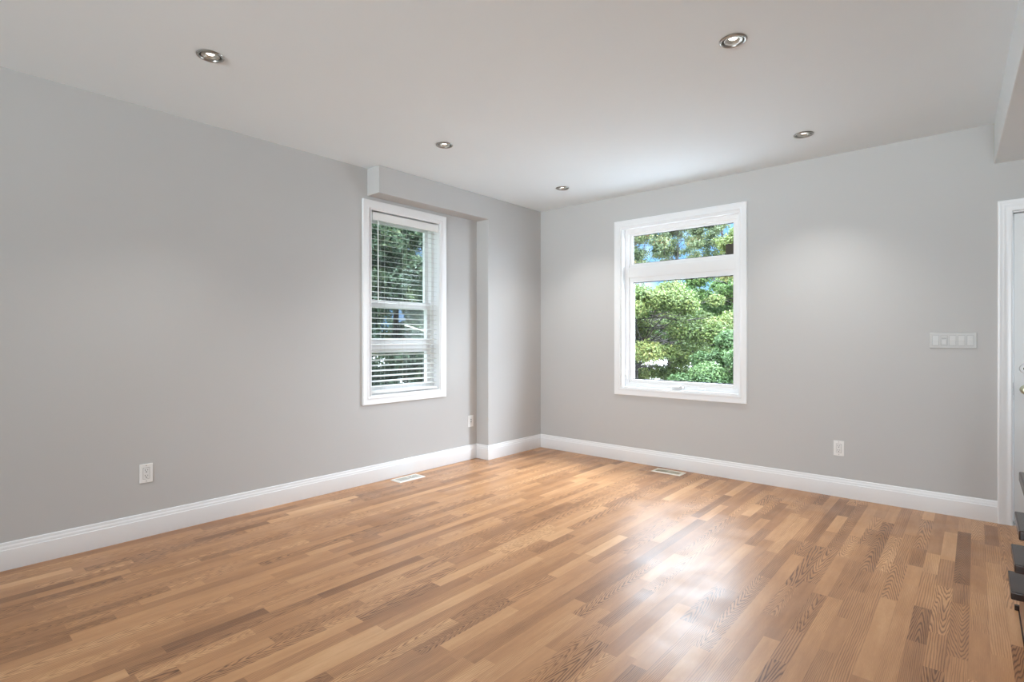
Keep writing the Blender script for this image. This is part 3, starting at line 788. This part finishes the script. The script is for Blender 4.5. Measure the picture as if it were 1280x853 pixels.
def foliage(name, mat, parent, clusters, n, leaf, seed, flat=.6, droop=.0, shell=.55, tone=(.5, .2), cone=None):
    """leaves of one crown: clusters = (x, y, z, rx, rz) relative to the tree's foot"""
    g = np.random.default_rng(seed)
    C = np.array([c[:3] for c in clusters]); RX = np.array([c[3] for c in clusters]); RZ = np.array([c[4] for c in clusters])
    wgt = RX ** 2 * RZ; wgt = wgt ** .8; wgt /= wgt.sum()
    idx = g.choice(len(C), n, p=wgt)
    d = g.normal(size=(n, 3)); d /= np.linalg.norm(d, axis=1)[:, None]
    r = (shell + (1 - shell) * g.random(n)) * (g.random(n) ** .25)
    P = C[idx] + d * r[:, None] * np.stack([RX[idx], RX[idx], RZ[idx]], 1)
    # leaf axes
    nrm = d * .7 + g.normal(size=(n, 3)) * .6; nrm[:, 2] += flat; nrm /= np.linalg.norm(nrm, axis=1)[:, None]
    ax = g.normal(size=(n, 3)); ax[:, 2] -= droop; ax -= (ax * nrm).sum(1)[:, None] * nrm; ax /= np.linalg.norm(ax, axis=1)[:, None]
    sd = np.cross(nrm, ax)
    L = leaf * (.65 + .7 * g.random(n))[:, None]; Wd = L * .30
    base = P - ax * L * .5; tip = P + ax * L * .5 - nrm * L * .12
    lf = P + sd * Wd + nrm * L * .08; rt = P - sd * Wd + nrm * L * .08
    V = np.stack([base, lf, tip, rt], 1).reshape(-1, 3).astype(np.float32)
    me = bpy.data.meshes.new(name)
    me.vertices.add(4 * n); me.vertices.foreach_set('co', V.ravel())
    o4 = (np.arange(n) * 4)[:, None]
    loops = np.concatenate([o4 + np.array([[0, 1, 2]]), o4 + np.array([[0, 2, 3]])], 1).ravel().astype(np.int32)
    me.loops.add(6 * n); me.loops.foreach_set('vertex_index', loops)
    me.polygons.add(2 * n); me.polygons.foreach_set('loop_start', np.arange(0, 6 * n, 3, dtype=np.int32))
    try: me.polygons.foreach_set('loop_total', np.full(2 * n, 3, dtype=np.int32))
    except Exception: pass
    ct = g.normal(0, tone[1] * .8, len(C))
    tn = np.clip(tone[0] + ct[idx] + g.normal(0, tone[1] * .8, n), 0, 1)
    a = me.attributes.new('tone', 'FLOAT', 'FACE'); a.data.foreach_set('value', np.repeat(tn, 2).astype(np.float32))
    me.update(calc_edges=True); me.validate()
    me.materials.append(M[mat])
    o = bpy.data.objects.new(name, me); COL.objects.link(o); o.parent = parent
    return o

def tree(name, label, cat, foot, mat, seed, clusters, n, leaf, trunk_r, trunk_h, group=None, tone=(.5, .2), lean=(0, 0), branches=True, extra=None, shell=.55, flat=.6, droop=0.):
    t = thing(name, label, cat, (foot[0], foot[1], GZ), group=group)
    rnd = random.Random(seed)
    mb = MB()
    top = Vector((lean[0], lean[1], trunk_h))
    pts = [Vector((0, 0, -.05))]
    for k in range(1, 7):
        f = k / 6; pts.append(Vector((lean[0] * f * f + rnd.uniform(-.03, .03), lean[1] * f * f + rnd.uniform(-.03, .03), trunk_h * f)))
    mb.tube(pts, [trunk_r * (1.25 - .95 * k / 6) for k in range(7)], 8)
    if branches:
        for c in clusters:
            f = rnd.uniform(.35, .9); i = min(5, int(f * 6)); a = pts[i].lerp(pts[i + 1], f * 6 - i)
            e = Vector(c[:3]); m = a.lerp(e, .5) + Vector((rnd.uniform(-.1, .1), rnd.uniform(-.1, .1), rnd.uniform(.0, .2)))
            r0 = trunk_r * .30
            mb.tube([a, m, e], [r0, r0 * .55, r0 * .2], 6)
            for q in range(2):
                e2 = e + Vector((rnd.uniform(-1, 1) * c[3], rnd.uniform(-1, 1) * c[3], rnd.uniform(-.6, .9) * c[4])) * .8
                mb.tube([m.lerp(e, .6), e.lerp(e2, .5) + Vector((0, 0, .04)), e2], [r0 * .3, r0 * .2, r0 * .08], 5)
    mb.build('trunk', 'bark', t, smooth=True)
    foliage('foliage', mat, t, clusters, n, leaf, seed, tone=tone, shell=shell, flat=flat, droop=droop)
    return t

def crown(seed, n, cx, cy, cz, rx, rz, size, jitter=.25):
    rnd = random.Random(seed); out = []
    for k in range(n):
        while True:
            p = [rnd.uniform(-1, 1) for _ in range(3)]
            if sum(v * v for v in p) <= 1: break
        s = size * rnd.uniform(1 - jitter, 1 + jitter)
        out.append((cx + p[0] * rx, cy + p[1] * rx, cz + p[2] * rz, s, s * .7))
    return out

# trees outside the end wall window
def w2_trees():
    g = 'trees outside the bare window'
    # low spreading yellow-green tree on the left, trunk at the pane's left edge
    f = at(795, 13.0)
    tree('spreading_tree', 'yellow green spreading tree with a thin dark trunk at the left of the bare window', 'tree', f, 'leaf_yellow', 3,
         crown(31, 70, .35, .2, 1.95, 2.05, .95, .36) + [(-1.3 + .19 * k, -.5 + .17 * k + .25 * (k % 3), 0.72 + .10 * (k % 2), .34, .24) for k in range(16)], 95000, .062, .065, 2.6, g, tone=(.50, .17), droop=.5)
    # rounded dark shrub low on the right
    f = at(905, 10.2)
    tree('rounded_shrub', 'dense blue green rounded shrub at the lower right of the bare window', 'shrub', f, 'leaf_blue', 5,
         crown(51, 34, 0, 0, .88, .88, .76, .32), 70000, .052, .05, 1.2, None, tone=(.50, .18), shell=.7)
    # bright mid-green tree behind, right
    f = at(930, 16.0)
    tree('leafy_tree', 'bright green leafy tree rising behind the rounded shrub', 'tree', f, 'leaf_mid', 7,
         crown(71, 58, -.1, 0, 2.6, 1.75, 1.65, .42), 80000, .072, .11, 3.6, g, tone=(.62, .16))
    # filler tree in the middle distance
    f = at(838, 22.0)
    tree('leafy_tree', 'mid green tree in the middle of the bare window behind the spreading tree', 'tree', f, 'leaf_mid', 9,
         crown(91, 56, 0, 0, 2.25, 2.5, 1.45, .52), 80000, .085, .12, 3.2, g, tone=(.45, .2))
    # tall thin-leaved trees against the sky
    for i, (u, dd, h, lab) in enumerate(((790, 27.0, 7.9, 'tall sparse olive tree against the sky in the left half of the transom pane'),
                                          (902, 28.5, 8.2, 'tall sparse tree with a thin upright stem in the right half of the transom pane'),
                                          (846, 33.5, 9.3, 'most distant sparse tree, between the two others in the transom pane'))):
        f = at(u, dd)
        tree('sparse_tree', lab, 'tree', f, 'leaf_sparse', 13 + i, crown(131 + i * 7, 60, 0, 0, h - 1.5, 1.75, 1.85, .45), 24000, .10, .07, h + .5, g, tone=(.5, .22), shell=.1)
    f = at(938, 13.5)
    tree('sparse_tree', 'lime leaved branchy tree showing in the upper right corner of the transom pane', 'tree', f, 'leaf_yellow', 19,
         crown(191, 18, 0, 0, 3.85, .75, .9, .36), 15000, .07, .06, 4.3, g, tone=(.68, .14), shell=.2)
    # neighbours to either side
    for i, (u, dd) in enumerate(((640, 18.0), (1130, 15.0))):
        f = at(u, dd)
        tree('leafy_tree', 'broad green garden tree well to the %s of the window view' % ('left' if i == 0 else 'right'), 'tree', f, 'leaf_mid', 23 + i,
             crown(231 + i, 34, 0, 0, 2.2, 2.0, 1.5, .6), 26000, .11, .12, 3.2, g, tone=(.5, .18))
    for i, (x, y, lab) in enumerate(((4.6, 20.0, 'round crowned green tree far out in front of the entry door'),)):
        tree('round_tree', lab, 'tree', (x, y), 'leaf_mid', 43 + i, crown(431 + i, 40, 0, 0, 2.1, 2.0, 1.5, .55), 26000, .11, .12, 3.2, g, tone=(.5, .18))
w2_trees()

def cedars():
    rnd = random.Random(4)
    # (x, y, height, radius)
    spots = [(-7.9, 5.95, 5.2, 1.15, 'broad dark cedar filling the view through the open blind of the left window'),
             (-8.0, 3.35, 4.8, 1.05, 'dark cedar standing nearer the house front, hidden left of the blind covered window'),
             (-8.1, 8.55, 5.0, 1.10, 'dark cedar farther along the side yard, right of the one seen through the blind'),
             (-11.2, 7.6, 5.6, 1.25, 'tall dark cedar behind the gap right of the nearest cedar'),
             (-11.0, 4.7, 5.4, 1.25, 'tall dark cedar behind the gap left of the nearest cedar')]
    for k, (x, y, hh, rad, lab) in enumerate(spots):
        t = thing('cedar', lab, 'tree', (x, y, GZ), group='cedars in the side yard')
        cl = []
        for q in range(150):
            z = .10 + (hh - .2) * (q / 150.0); rr = rad * (1 - (z / hh) ** 2.6) + .06
            a = rnd.uniform(0, 6.283); dd = max(0, rr - .2) * math.sqrt(rnd.uniform(.1, 1))
            cl.append((dd * math.cos(a), dd * math.sin(a), z, .28, .26))
        MB().tube([(0, 0, -.05), (0, 0, hh * .5), (0, 0, hh)], [.08, .05, .01], 8).build('trunk', 'bark', t, smooth=True)
        foliage('foliage', 'leaf_cedar', t, cl, 62000 if k == 0 else 24000, .075, 400 + k, flat=.1, droop=.6, tone=(.45, .2))
        if k == 0:
            MB().tube([(1.10, -.66, 1.86), (1.16, -.30, 1.76), (1.20, .10, 1.64)], [.012, .014, .010], 6).build('bare_branch', 'pale_branch', t, smooth=True)
cedars()
